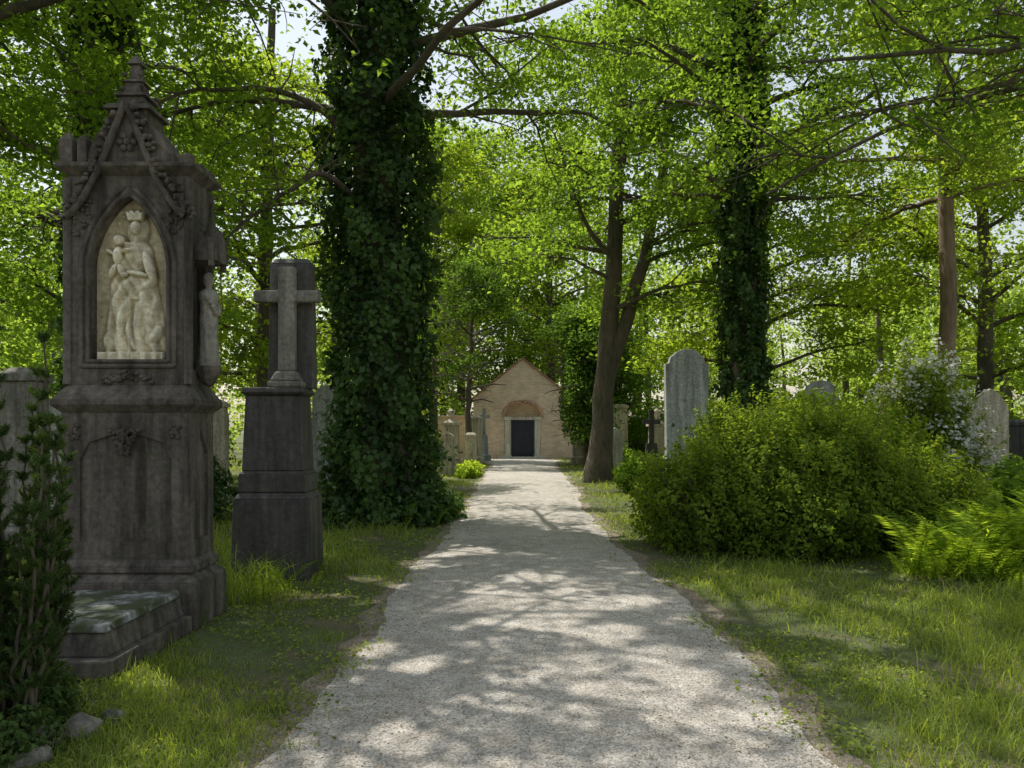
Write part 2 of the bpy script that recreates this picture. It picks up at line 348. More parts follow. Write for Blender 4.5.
prof=[(.085,2.135),(.088,2.16),(.078,2.28),(.07,2.42),(.074,2.52),(.066,2.60),(.07,2.66),(.082,2.71),(.078,2.75),(.045,2.775),(.027,2.785),(.026,2.80),(.036,2.82),(.043,2.85),(.042,2.88),(.03,2.91),(.004,2.925)]
g.lathe(prof,sx_,sy_,28,lambda a,z:1+(.13*math.sin(9*a+z*9)*max(0,min(1,(2.7-z)*3))))
for sg in(-1,1):
    for t in np.linspace(0,1,7): g.blob((sx_+.02+.05*math.sin(t*2.6),sy_+sg*.075*(1-t*.85),2.70-.17*math.sin(t*1.6)+.05*t),(.024,.024,.026),6)
g.obj('saint_statue',M['crossm'],mon,0,True)
# relief panel
nu,nv=200,400; U=np.linspace(-.315,.315,nu); W=np.linspace(-.01,1.36,nv); u,v=np.meshgrid(U,W)
def ell(cx,cz,rx,rz,h,rot=0,p=.5):
    c,s_=math.cos(rot),math.sin(rot); a=(u-cx)*c+(v-cz)*s_; b=-(u-cx)*s_+(v-cz)*c
    return h*np.clip(1-(a/rx)**2-(b/rz)**2,0,1)**p
H=np.zeros_like(u)
wl=.27-.14*np.clip((v-.08)/.85,0,1)**1.3
body=np.clip(1-((u-.015*np.sin(v*5))/wl)**2,0,1)**.5*.065*((v>.07)&(v<.98))
fold=.5+.5*np.sin((u*58+ 6.5*np.sin(v*4.2+.6)+7*(v-.5)*np.sign(u+.02)*.6))
fold2=.5+.5*np.sin(u*35-v*26)
fold3=.5+.5*np.sin(u*80+v*30+3*np.sin(v*9))
body=body*(.45+.5*fold*np.clip((.78-v)*3,0,1)+.2*fold3+.3*fold2*(v>.5))
H=np.maximum(H,body)
H=np.maximum(H,ell(.02,.62,.18,.10,.09,.25)*(.65+.3*fold2+.12*fold3)); H=np.maximum(H,ell(-.10,.42,.07,.22,.085,.12)*(.6+.35*fold+.12*fold3)); H=np.maximum(H,ell(.09,.40,.08,.23,.08,-.12)*(.6+.35*fold+.12*fold3))
H=np.maximum(H,ell(.15,.22,.12,.10,.075,.5)*(.55+.5*fold2)); H=np.maximum(H,ell(-.16,.16,.10,.10,.065,-.2)*(.6+.5*fold)); H=np.maximum(H,ell(.0,.20,.1,.16,.07,.2)*(.55+.5*fold3))
H=np.maximum(H,ell(.04,1.08,.095,.14,.045)); H=np.maximum(H,ell(.035,1.09,.052,.070,.085)); H=np.maximum(H,ell(.035,1.075,.012,.022,.098))
H=np.maximum(H,ell(.035,.99,.03,.05,.06)); H=np.maximum(H,ell(.05,.87,.115,.12,.072)*(.8+.25*fold2))
H=np.maximum(H,ell(.14,.78,.04,.16,.09,.25)); H=np.maximum(H,ell(.05,.71,.11,.032,.098,-.2)); H=np.maximum(H,ell(-.04,.70,.035,.025,.105))
H=np.maximum(H,ell(-.10,.985,.042,.048,.10)); H=np.maximum(H,ell(-.105,.86,.05,.09,.095)); H=np.maximum(H,ell(-.14,.74,.03,.09,.09,-.5)); H=np.maximum(H,ell(-.07,.73,.03,.08,.10,.4)); H=np.maximum(H,ell(-.03,.90,.06,.02,.1,.3)); H=np.maximum(H,ell(-.17,.89,.05,.018,.085,-.6))
cr=((v>1.145)&(v<1.205+.025*np.abs(np.sin((u-.035)*60)))&(np.abs(u-.035)<.055+.25*(v-1.145)))*.07; H=np.maximum(H,cr)
H=np.maximum(H,((v<.075)&(np.abs(u)<.27))*(.07+.01*np.sin(u*70)))
for a in np.linspace(0,np.pi,9): H=np.maximum(H,ell(.035+.17*math.cos(a),1.07+.17*math.sin(a),.014,.014,.012))
def blur(A,k):
    A=A.copy()
    for _ in range(k): A[1:-1,1:-1]=(A[1:-1,1:-1]*2+A[2:,1:-1]+A[:-2,1:-1]+A[1:-1,2:]+A[1:-1,:-2])/6
    return A
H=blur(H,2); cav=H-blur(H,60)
V=np.stack([xc+u,6.437-H*1.2,2.165+v],-1).reshape(-1,3)
i=np.arange(nv-1)[:,None]*nu; j=np.arange(nu-1)[None,:]
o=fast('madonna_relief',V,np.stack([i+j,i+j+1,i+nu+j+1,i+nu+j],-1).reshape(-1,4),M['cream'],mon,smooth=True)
hg=np.clip(.42+cav*28+H*2.8,0,1).astype(np.float32).ravel()  # drives the painted crevice shade: low and hollow parts darker, raised figure whiter
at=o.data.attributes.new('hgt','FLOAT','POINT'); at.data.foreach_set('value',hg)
led=empty('grave_ledger_slab')
g=Geo(); g.box(-3.78,-2.60,4.95,6.19,0,.13); g.frus((-3.74,-2.66,5.03,6.19),(-3.70,-2.70,5.07,6.19),.13,.28); g.obj('kerb_base',M['dark'],led,.012)
g=Geo(); g.frus((-3.72,-2.68,5.05,6.17),(-3.70,-2.70,5.07,6.17),.283,.335); g.obj('ledger_top',M['ledger'],led,.01)
# ---------------------------------------------------------------- cross monument
cm=empty('cross_grave_monument'); Gm=M['granite']
g=Geo(); g.frus((-3.08,-2.24,8.28,8.92),(-3.06,-2.26,8.30,8.90),0,.86); g.frus((-3.06,-2.26,8.30,8.90),(-3.01,-2.31,8.35,8.85),.86,.93)
g.box(-3.02,-2.30,8.34,8.86,.93,1.12); g.frus((-3.02,-2.30,8.34,8.86),(-2.99,-2.33,8.37,8.83),1.12,1.16)
g.frus((-2.99,-2.33,8.37,8.83),(-2.96,-2.36,8.40,8.80),1.16,1.97); g.frus((-2.96,-2.36,8.40,8.80),(-3.0,-2.32,8.36,8.84),1.97,2.0); g.frus((-3.0,-2.32,8.36,8.84),(-2.98,-2.34,8.38,8.82),2.0,2.06)
g.obj('pedestal',Gm,cm,.012)
g=Geo(); g.frus((-2.78,-2.28,8.60,8.78),(-2.76,-2.30,8.61,8.77),2.06,3.44); g.frus((-2.76,-2.30,8.61,8.77),(-2.70,-2.36,8.65,8.73),3.44,3.50); g.obj('backing_stele',Gm,cm,.01)
g=Geo(); kx=-2.54
g.box(kx-.19,kx+.19,8.40,8.59,2.06,2.13); g.frus((kx-.17,kx+.17,8.41,8.585),(kx-.11,kx+.11,8.44,8.58),2.13,2.24)
cr=[(kx-.09,2.24),(kx+.09,2.24),(kx+.09,2.99),(kx+.36,2.99),(kx+.36,3.12),(kx+.09,3.12),(kx+.09,3.38),(kx-.09,3.38),(kx-.09,3.12),(kx-.36,3.12),(kx-.36,2.99),(kx-.09,2.99)]
g.prism(cr,8.46,8.58); g.obj('cross',M['crossm'],cm,.022)
# ---------------------------------------------------------------- headstones
def headstone(name,x,y,w,h,style,mat,dep=.22):
    g=Geo(); hw=w/2
    g.box(x-hw*1.2,x+hw*1.2,y-dep*.8,y+dep*.8,0,.3); g.frus((x-hw*1.15,x+hw*1.15,y-dep*.75,y+dep*.75),(x-hw*1.0,x+hw*1.0,y-dep*.55,y+dep*.55),.3,.38)
    z0=.38
    if style=='shoulder':
        pts=[(x-hw*.95,z0),(x+hw*.95,z0),(x+hw,h-.32),(x+hw*.84,h-.30),(x+hw*.76,h-.17),(x+hw*.45,h-.05),(x+hw*.2,h),(x-hw*.2,h),(x-hw*.45,h-.05),(x-hw*.76,h-.17),(x-hw*.84,h-.30),(x-hw,h-.32)]; g.prism(pts,y-dep/2,y+dep/2)
    elif style=='pointed':
        g.prism(parch(x,hw,z0,h-w*.75,h,8),y-dep/2,y+dep/2)
    elif style=='round':
        g.prism([(x-hw,z0),(x+hw,z0)]+[(x+hw*math.cos(a),h-hw+hw*math.sin(a)) for a in np.linspace(0,math.pi,14)],y-dep/2,y+dep/2)
    elif style=='pedestal':
        hh=h*.72; g.frus((x-hw*.9,x+hw*.9,y-dep,y+dep),(x-hw*.8,x+hw*.8,y-dep*.9,y+dep*.9),z0,hh); g.box(x-hw*1.05,x+hw*1.05,y-dep*1.15,y+dep*1.15,hh,hh+.12)
        g.frus((x-hw*.8,x+hw*.8,y-dep*.9,y+dep*.9),(x-hw*.2,x+hw*.2,y-dep*.2,y+dep*.2),hh+.12,hh+.26)
        g.lathe([(.09,hh+.2),(.05,hh+.3),(.15,h-.2),(.17,h-.1),(.1,h-.05),(.02,h)],x,y,12)
    elif style=='cross':
        g.frus((x-hw*.8,x+hw*.8,y-dep*.5,y+dep*.5),(x-hw*.6,x+hw*.6,y-dep*.4,y+dep*.4),z0,h*.5)
        a=hw*.28; hb=h*.5; za=h-.5
        g.prism([(x-a,hb),(x+a,hb),(x+a,za),(x+hw,za),(x+hw,za+2*a),(x+a,za+2*a),(x+a,h),(x-a,h),(x-a,za+2*a),(x-hw,za+2*a),(x-hw,za),(x-a,za)],y-.08,y+.08)
    elif style=='block':
        g.frus((x-hw,x+hw,y-dep/2,y+dep/2),(x-hw*.93,x+hw*.93,y-dep*.45,y+dep*.45),z0,h-.18); g.box(x-hw*1.08,x+hw*1.08,y-dep*.62,y+dep*.62,h-.18,h-.08); g.frus((x-hw,x+hw,y-dep/2,y+dep/2),(x-hw*.6,x+hw*.6,y-.05,y+.05),h-.08,h)
    g.obj(name,mat,None,.012)
S=headstone
S('shouldered_headstone',3.62,17,.93,3.35,'shoulder',M['grey'],.25)
S('pedestal_gravestone',4.15,33,.8,2.7,'block',M['sand'],.4); S('pedestal_gravestone',2.85,37,.75,2.3,'block',M['sand'],.5)
S('cross_headstone',4.55,27,.6,2.3,'cross',M['granite']); S('urn_pedestal_gravestone',5.1,29,.7,2.4,'pedestal',M['sand'],.3)
S('pointed_headstone',11.9,19.8,.9,2.65,'pointed',M['sand']); S('block_headstone',14.0,22,.9,1.9,'block',M['granite'])
S('round_headstone',7.9,20.5,.9,2.9,'round',M['grey']); S('block_headstone',9.0,18.5,.8,2.75,'block',M['red'],.4); S('round_headstone',9.6,26,.8,2.9,'round',M['grey'])
S('pointed_headstone',-9.1,23.5,.6,2.4,'pointed',M['grey']); S('round_headstone',-4.9,20,.8,2.75,'round',M['grey'])
S('block_headstone',-6.35,10,.5,2.4,'block',M['crossm'],.3); S('pointed_headstone',-8.2,14,.8,2.2,'pointed',M['grey']); S('block_headstone',-7.1,18,.7,2.3,'block',M['sand'])
S('urn_pedestal_gravestone',-2.9,33,.75,2.5,'pedestal',M['sand'],.35); S('pedestal_gravestone',-2.2,37,.8,2.3,'block',M['sand'],.5); S('pedestal_gravestone',-1.95,31,.45,1.5,'block',M['sand'],.3)
S('round_headstone',-3.75,31,.6,2.1,'round',M['granite']); S('block_headstone',-3.4,28,.5,2.0,'block',M['sand']); S('cross_headstone',-1.85,40,.6,2.7,'cross',M['grey']); S('urn_pedestal_gravestone',-5.3,29,.7,2.3,'pedestal',M['grey'])
S('block_headstone',5.6,36,.8,2.2,'block',M['grey']); S('round_headstone',6.5,31,.7,2.0,'round',M['sand']); S('block_headstone',-11,17,.9,1.9,'block',M['grey']); S('round_headstone',-2.5,27,.5,1.5,'round',M['sand'])
S('pointed_headstone',3.6,29.5,.55,1.7,'pointed',M['grey']); S('block_headstone',13,27,.9,2.6,'block',M['grey'])
# ---------------------------------------------------------------- chapel
ch=empty('brick_chapel')
m,nt,out=newmat('chapel_brick'); mp=coord(nt,(1,1,1))
sp=N(nt,'ShaderNodeSeparateXYZ'); nt.links.new(mp,sp.inputs[0]); ad=N(nt,'ShaderNodeMath',operation='ADD'); nt.links.new(sp.outputs[0],ad.inputs[0]); nt.links.new(sp.outputs[1],ad.inputs[1])
cb=N(nt,'ShaderNodeCombineXYZ'); nt.links.new(ad.outputs[0],cb.inputs[0]); nt.links.new(sp.outputs[2],cb.inputs[1])
br=N(nt,'ShaderNodeTexBrick'); nt.links.new(cb.outputs[0],br.inputs['Vector'])
br.inputs['Scale'].default_value=1; br.inputs['Brick Width'].default_value=.30; br.inputs['Row Height'].default_value=.11; br.inputs['Mortar Size'].default_value=.014
br.inputs['Color1'].default_value=(.80,.60,.46,1); br.inputs['Color2'].default_value=(.66,.44,.32,1); br.inputs['Mortar'].default_value=(.76,.68,.58,1)
c=mixc(nt,.7,br.outputs['Color'],ramp(nt,noise(nt,mp,1.6,7,.7),[(.3,(.7,.7,.7)),(.7,(1.25,1.22,1.18))]),'MULTIPLY')
b=N(nt,'ShaderNodeBsdfPrincipled',Roughness=.9); nt.links.new(c,b.inputs['Base Color']); nt.links.new(b.outputs[0],out.inputs[0]); brick=m
cx=.15; Y=43.5
g=Geo(); g.prism([(cx-2.75,0),(cx+2.75,0),(cx+2.75,3.35),(cx,5.55),(cx-2.75,3.35)],Y,Y+9); w=g.obj('walls',brick,ch,0)
ra=[(cx-1.0,-.2),(cx+1.0,-.2)]+[(cx+1.0*math.cos(a),2.35+.75*math.sin(a)) for a in np.linspace(0,math.pi,20)]
c_=Geo(); c_.prism(ra,Y-.5,Y+.45); cut(w,c_)
g=Geo()
for sx in(-1,1):
    q=[(cx+sx*2.9,3.23),(cx,5.55),(cx,5.66),(cx+sx*2.9,3.35)]
    g.prism(q if sx<0 else q[::-1],Y-.10,Y+9.2)
g.obj('roof',stone('roof_tiles',(.26,.13,.08),(.36,.20,.13),(.45,.27,.18)),ch,.01)
g=Geo()
for sx in(-1,1):
    g.box(cx+sx*.83-.2,cx+sx*.83+.2,Y-.12,Y+.44,.0,.22); g.box(cx+sx*.83-.16,cx+sx*.83+.16,Y-.08,Y+.44,.22,2.15); g.box(cx+sx*.83-.21,cx+sx*.83+.21,Y-.13,Y+.44,2.15,2.34)
g.box(cx-.62,cx+.62,Y+.2,Y+.44,2.16,2.33)
g.box(cx-1.3,cx+1.3,Y-.5,Y-.14,0,.12)
g.obj('portal_columns_and_lintel',M['chapst'],ch,.015)
T=Tubes(); T.add([(cx+1.08*math.cos(a),Y-.02,2.35+.83*math.sin(a)) for a in np.linspace(0,math.pi,24)],.11,8); T.obj('brick_arch',stone('arch_brick',(.45,.25,.16),(.56,.33,.23),(.62,.4,.28)),ch)
m,nt,out=newmat('painted_door'); b=N(nt,'ShaderNodeBsdfPrincipled',Roughness=.5); b.inputs['Base Color'].default_value=(.03,.033,.06,1); nt.links.new(b.outputs[0],out.inputs[0])
g=Geo()
for sx in(-1,1):
    a0,a1=sorted((cx+sx*.01,cx+sx*.62)); g.box(a0,a1,Y+.34,Y+.42,.02,2.15)
    b0,b1=sorted((cx+sx*.1,cx+sx*.52))
    for z0,z1 in((.2,.8),(.95,1.5),(1.62,2.0)): g.box(b0,b1,Y+.32,Y+.345,z0,z1)
g.obj('door',m,ch,.01)
g=Geo(); g.box(-8,-2.61,Y+1.2,Y+1.5,0,2.3); g.box(2.91,9,Y+1.2,Y+1.5,0,2.3); g.box(-8,-2.61,Y+1.15,Y+1.55,2.3,2.42); g.box(2.91,9,Y+1.15,Y+1.55,2.3,2.42); g.obj('cemetery_brick_wall',brick,None,.01)
# ---------------------------------------------------------------- trees
def resample(pts,n):
    pts=np.array(pts,float); d=np.r_[0,np.cumsum(np.linalg.norm(np.diff(pts,axis=0),axis=1))]
    t=np.linspace(0,d[-1],n); return np.stack([np.interp(t,d,pts[:,i]) for i in range(3)],1)
def smoothp(p):
    p=p.copy()
    for _ in range(3): p[1:-1]=(p[:-2]+2*p[1:-1]+p[2:])/4
    return p
# crown leaves cut away along the sun ray to light these chosen ground spots
WELLS=[(.1,6.9,.8,.8),(-1.75,7.9,.65,.7),(2.7,6.7,1.2,.85),(-1.2,15,.5,2),(1.35,12,.4,1.2),(3.5,4.5,.9,.5),(.2,18.5,1.1,.9),(.1,25,1.4,1.6),(0,33,1.6,2.4),(3.0,9.0,1.6,1.0),(-2.9,31.5,1.8,3.2),(3.2,16.2,1.,.9),(-.6,10.3,.35,.5),(4.6,8.0,.8,.7),(2.1,21.5,.8,1.2),(3.6,10.4,1.2,.8),(-2.2,5.6,.3,.35),(0,42,2.5,2),(-3.2,5.2,.35,.3)]
R2=np.random.default_rng(21)
for _ in range(95):  # small random leaf gaps added to dapple the ground with sun
    yy=3.2*math.exp(R2.uniform(0,1.5)); r_=R2.uniform(.07,.24)*(1+yy/25); WELLS.append((R2.uniform(-3.0,4.2),yy,r_,r_*R2.uniform(.7,1.4)))
def inwell(x,y,z):
    gx=x-S_[0]*z/S_[2]; gy=y-S_[1]*z/S_[2]; b=np.zeros(len(x),bool)
    wv=.22*np.sin(gx*6+gy*3)+.18*np.sin(gy*8-gx*5)+.16*np.sin(gx*17)*np.sin(gy*14)
    for cx,cy,rx,ry in WELLS: b|=(((gx-cx)/rx)**2+((gy-cy)/ry)**2)<1+wv*1.6
    return b&(R.random(len(x))<.975)&(z>2.2)
def tree(name,stems,nl,reach,zr,nleaf,size,mat='leaf',barkm='bark',limb_r=.09,extra=(),crad=.6,up=.35,azb=None,sub=6,skip=None,flare=True,clr=.72):
    root=empty(name); T=Tubes(); C=[]; 
    def bad_(x,y,z):
        bad=(np.abs(x-.2)<np.clip(2.3-.017*y,1.5,2.3))&(z<1.6+.115*y)&(y<43)
        bad|=(y>42.5)&(y<53)&(np.abs(x-.15)<3.4)&(z<6)
        bad|=(y<11.5)&(y>-4)&(x<-1.5)&(x>-5.5)&(z<5.3)
        bad|=(y<9)&(np.abs(x)<6)&(z<5.8)
        if skip is not None: bad=bad|skip(x,y,z)
        return bad
    rs=[]
    for pts,r0,r1 in stems:
        p=smoothp(resample(pts,18)); p[1:-1,:2]+=R.normal(0,.03,(16,2)); rr=np.linspace(r0,r1,18)
        if flare and pts[0][2]<.1: rr[0]*=1.45; rr[1]*=1.1
        T.add(p,rr,12); rs.append((p,rr))
    for e,er in extra:
        p=smoothp(resample(e,14)); p[1:]+=R.normal(0,.03,(13,3)); T.add(p,np.linspace(er,er*.3,14),7)
        for q in p[4:]:
            for _ in range(2):
                qq=q+R.normal(0,.5,3); T.add([q,(q+qq)/2+R.normal(0,.06,3),qq],[.02,.014,.006],5); C.append(qq); 
    az=R.uniform(0,6.28)
    for k_ in range(nl):
        p,rr=rs[k_%len(rs)]
        zt=zr[0]+(zr[1]-zr[0])*((k_+R.uniform(0,1))/nl)
        i_=int(np.argmin(np.abs(p[:,2]-zt*.93))); o=p[i_]
        az+=2.4+R.normal(0,.25); a=az if azb is None else azb+R.normal(0,.8)
        f=(zt-zr[0])/(zr[1]-zr[0]); ln=reach*(.55+.6*math.sin(math.pi*min(1,f*.8+.25)))*R.uniform(.7,1.1)
        d=np.array([math.cos(a),math.sin(a),up+.5*f+R.normal(0,.12)])
        t=np.linspace(0,1,8)[:,None]; lp=o+d*ln*t; lp[:,2]-=(t[:,0]**2)*ln*(.25+.1*R.random()); lp[1:]+=np.cumsum(R.normal(0,.07*ln/5,(7,3)),0)
        r0=min(limb_r,rr[i_]*.7)*R.uniform(.7,1.1); T.add(lp,np.linspace(r0,r0*.25,8),7)
        for s_ in range(sub):
            tq=R.uniform(.25,1); b0=lp[int(tq*7)]; a2=a+R.normal(0,1.0); l2=ln*.38*R.uniform(.5,1.2)
            d2=np.array([math.cos(a2),math.sin(a2),R.normal(.12,.3)]); tp=np.linspace(0,1,5)[:,None]
            sp_=b0+d2*l2*tp; sp_[1:]+=R.normal(0,.06,(4,3)); sp_[:,2]-=(tp[:,0]**2)*l2*.15
            if bad_(*[np.array([v]) for v in sp_[3]])[0]: continue
            T.add(sp_,np.linspace(r0*.35,.008,5),5)
            for q in (sp_[2],sp_[3],sp_[4]):
                for _ in range(2):
                    e=q+R.normal(0,.45,3)*np.array([1,1,.6])*crad/.6; T.add([q,(q+e)/2+R.normal(0,.04,3),e],[.012,.009,.004],4); C.append(e)
    C=np.array(C)
    n_=max(8,nleaf/len(C)); wgt=np.clip(R.gamma(1.3,1/1.3,len(C)),.05,2.8); cnt=(n_*wgt).astype(int)
    idx=np.repeat(np.arange(len(C)),cnt)
    off=R.normal(0,1,(len(idx),3)); off=unit(off)*(R.random((len(idx),1))**.5)*crad*clr*(.7+.35*wgt[idx][:,None]**.5)*np.array([1.15,1.15,.6])
    P=C[idx]+off; P[:,2]-=.3*(off[:,0]**2+off[:,1]**2)
    tone=R.uniform(0,1,len(C))[idx]
    X=np.c_[P,tone]; X=X[~(bad_(*P.T)|inwell(*P.T))]
    T.obj('trunk_and_limbs',M[barkm],root)
    leafobj('foliage',X[:,:3],size,M[mat],root,spread=1.3,tone=X[:,3])
    return root
def ivy(root,pts,rad,z1,n,size=.11,lump=.25):
    p=resample(pts,60); t=R.random(n)*(len(p)-1); i_=t.astype(int); f=(t-i_)[:,None]; c=p[i_]*(1-f)+p[np.minimum(i_+1,59)]*f
    c=c[c[:,2]<z1]; n=len(c); a=R.uniform(0,2*np.pi,n); z=c[:,2]
    lm=1+lump*(np.sin(3*a+z*1.1)*np.sin(z*2.3+a)+.6*np.sin(5*a-z*3.1)+.5*np.sin(z*5+2*a)+.5*np.sin(9*a+z*6)*np.sin(z*4))
    rr=rad*lm*(.70+.42*R.random(n)**.6)*(1+.35*np.exp(-z/.6))
    d=np.stack([np.cos(a),np.sin(a),np.zeros(n)],1); P=c+d*rr[:,None]; P[:,2]+=R.normal(0,.05,n)
    P[:,2]=np.maximum(P[:,2],.03)
    tone=np.clip(.4+.55*np.sin(a*4+z*3)*np.sin(z*1.7)+1.3*(lm-1),0,1)
    leafobj('ivy',P,size,M['ivy'],root,nb=d*1.0+np.array([0,0,.6]),spread=1.3,aspect=.9,tone=tone,droop=1)
    T=Tubes(); Q=[]
    for k_ in range(int(80*z1/9)):
        q=c[R.integers(len(c))]; a=R.uniform(0,6.28); dd=np.array([math.cos(a),math.sin(a),-.1]); e=q+dd*rad*.9; L_=R.uniform(.2,.55)*rad/.7
        pp_=[e,e+dd*L_*.5+[0,0,.05],e+dd*L_+[0,0,-.15]]; T.add(pp_,[.01,.008,.004],4)
        for tt_ in np.linspace(0,1,26): Q.append(e+dd*L_*tt_+R.normal(0,.11,3))
    T.obj('ivy_stems',M['bark'],root); leafobj('ivy_sprays',np.array(Q),size,M['ivy'],root,aspect=.9,droop=1)
stA=[(-2.35,13.6,0),(-2.45,13.6,4),(-2.55,13.7,9),(-2.4,13.8,17)]
A=tree('ivy_clad_tree',[(stA,.5,.22)],28,5.6,(7.0,17),56000,.12,'leaf',extra=[([(-2.6,13.5,5.3),(-3.2,12.7,5.9),(-3.7,12.3,5.3),(-4.25,12.2,5.0),(-4.6,12,4.3)],.06),([(-2.5,13.5,6.2),(-3.5,13.2,7.2),(-5,13,7.4),(-6.3,12.8,6.9)],.07)],
  skip=lambda x,y,z:(z<6.5)&(np.abs(x+2.4)<.8)|((x>-2.9)&(x<.2)&(z<7)&(y<13)))
ivy(A,stA,.76,11.5,48000,.11)
stB=[[(2.40,24,0),(2.55,24,2.6),(2.75,24,4.6),(2.95,24.1,8.0),(3.2,24.2,15)],[(2.55,24.02,2.4),(3.0,24,4.2),(3.75,24,6.6),(4.4,24,9.3),(4.7,24.3,13)]]
B=tree('forked_deciduous_tree',[(stB[0],.36,.12),(stB[1],.25,.09)],28,3.8,(5.8,15.5),34000,.15,'leaf',crad=.65,
  extra=[([(2.9,24,6.8),(2.1,23.8,7.6),(1.5,23.5,9.0),(1.1,23.3,10.4)],.09),([(3.9,24,7.2),(5.0,23.6,7.7),(6.1,23.3,7.4)],.07)])
stC=[(5.35,18.6,0),(5.3,18.6,5),(5.2,18.6,11),(5.1,18.7,17)]
C_=tree('ivy_clad_tree',[(stC,.32,.14)],22,3.4,(6.8,16),24000,.13,'leaf',extra=[([(5.3,18.6,6),(6.2,18.2,7.4),(7.4,18,8)],.06)])
ivy(C_,stC,.44,12,24000,.12,.35)
tree('tall_bare_trunk_tree',[([(11.0,20,0),(10.98,20,7),(10.8,20.1,16)],.23,.12)],18,3.2,(7.2,16),20000,.14,'leafy','barkr')
tree('overhanging_tree',[([(8.6,9.6,0),(8.5,9.6,5),(8.3,9.8,13)],.3,.12)],22,4.8,(5.6,13),40000,.09,'leaf',azb=2.9,limb_r=.06,
  extra=[([(8.4,9.7,5.9),(7.2,9.7,6.5),(6.1,9.6,6.0),(5.2,9.5,5.5),(4.4,9.5,5.5)],.05)],
  skip=lambda x,y,z:(z<4.8))
F=tree('ivy_clad_tree',[([(-9.3,17,0),(-9.2,17,7),(-9,17,16)],.4,.2)],22,4.2,(5.0,16),24000,.14,'leaf',extra=[([(-9.2,17,6),(-7.8,16.5,6.6),(-6.6,16,6.2)],.07)])
ivy(F,[(-9.3,17,0),(-9.2,17,7),(-9,17,16)],.55,12,16000,.14)
tree('deciduous_tree',[([(-7.6,23,0),(-7.5,23,6),(-7.3,23,14)],.28,.1)],22,3.8,(3.4,13),24000,.16,'leafy',crad=.75)
tree('deciduous_tree',[([(-8.0,10.2,0),(-8.0,10.2,5),(-7.8,10.3,14)],.28,.1)],32,5.3,(5.6,13.5),66000,.115,'leaf')
tree('deciduous_tree',[([(8.6,28,0),(8.6,28,6),(8.8,28,15)],.3,.1)],22,4.2,(3.5,13),24000,.18,'leafy',crad=.8)
tree('deciduous_tree',[([(15.5,26,0),(15.5,26,6),(15.3,26,14)],.3,.1)],20,4.2,(3.5,12),22000,.18,'leafy',crad=.8)
tree('deciduous_tree',[([(-13,24,0),(-13,24,6),(-13,24,15)],.3,.1)],20,4.4,(2.5,14),22000,.18,'leaf',crad=.8)
tree('small_yew_tree',[([(-2.2,34,0),(-2.25,34,3),(-2.0,34,8)],.16,.05)],26,1.7,(3.0,9.0),22000,.13,'leafd',crad=.45,sub=6,clr=1,skip=lambda x,y,z:(x>-.7)&(z<6))
tree('dark_holly_tree',[([(3.0,35,0),(3.0,35,3),(3.1,35,6.5)],.14,.05)],34,1.9,(1.6,7.0),32000,.17,'leafd',crad=.6,sub=7,clr=1,skip=lambda x,y,z:(x<1.75-.0*y)&(z<5.2))
tree('deciduous_tree',[([(-4.6,41,0),(-4.6,41,7),(-4.0,41,19)],.26,.08)],26,3.2,(3.0,18),22000,.22,'leafy',crad=.9,skip=lambda x,y,z:(x>-2.2)&(z<6))
tree('deciduous_tree',[([(2.2,56,0),(2.2,56,9),(1.8,56,22)],.35,.1)],30,5.2,(5,22),26000,.30,'leafy',crad=1.3)
tree('deciduous_tree',[([(-4.5,60,0),(-4.5,60,9),(-4.0,60,25)],.35,.1)],32,5.4,(5,25),28000,.30,'leaf',crad=1.3)
# ---------------------------------------------------------------- bushes
def bush(name,lobes,n,size,mat,stemc=True,flowers=0,shoot=.38):
    root=empty(name); Ps=[];Ns=[];tn=[]
    vol=[r[3]*r[4]+r[3]*r[5] for r in lobes]; tot=sum(vol)
    for (cx,cy,cz,rx,ry,rz),v_ in zip(lobes,vol):
        m_=int(n*v_/tot); d=unit(R.normal(size=(m_,3)))
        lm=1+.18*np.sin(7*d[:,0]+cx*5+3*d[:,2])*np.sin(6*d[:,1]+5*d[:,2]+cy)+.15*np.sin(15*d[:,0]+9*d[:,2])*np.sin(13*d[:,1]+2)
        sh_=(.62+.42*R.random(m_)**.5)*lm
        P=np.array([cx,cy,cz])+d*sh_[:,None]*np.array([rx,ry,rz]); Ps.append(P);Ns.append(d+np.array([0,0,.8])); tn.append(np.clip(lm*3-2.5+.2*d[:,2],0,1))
    T=Tubes()
    for (cx,cy,cz,rx,ry,rz) in lobes:
        for _ in range(50):
            d=unit(R.normal(size=3)); d[2]=abs(d[2])*.9+.1; sc=np.array([rx,ry,rz]); e=np.array([cx,cy,cz])+d*sc*.95; b0=np.array([cx+R.normal(0,.1),cy+R.normal(0,.1),0])
            L_=R.uniform(.08,shoot)*min(1,rz*1.1); tip=e+unit(d+np.array([0,0,.9])+R.normal(0,.3,3))*L_
            T.add([b0,b0*.6+e*.4+[0,0,.1],e,tip],[.015,.01,.005,.002],4)
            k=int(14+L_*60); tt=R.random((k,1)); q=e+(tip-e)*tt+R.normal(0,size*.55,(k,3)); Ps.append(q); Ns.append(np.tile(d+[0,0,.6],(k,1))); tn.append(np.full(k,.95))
    P=np.vstack(Ps);Nn=np.vstack(Ns);tn=np.concatenate(tn); ok=P[:,2]>.02
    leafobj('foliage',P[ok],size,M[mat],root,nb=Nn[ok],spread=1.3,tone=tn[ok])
    T.obj('stems',M['bark'],root)
    if flowers:
        k_=R.choice(np.where(ok)[0],flowers); c=P[k_]+unit(Nn[k_])*.16
        c=np.repeat(c,10,0)+R.normal(0,.055,(flowers*10,3)); leafobj('blossom',c,size*.9,M['white'],root,aspect=.9)
    return root
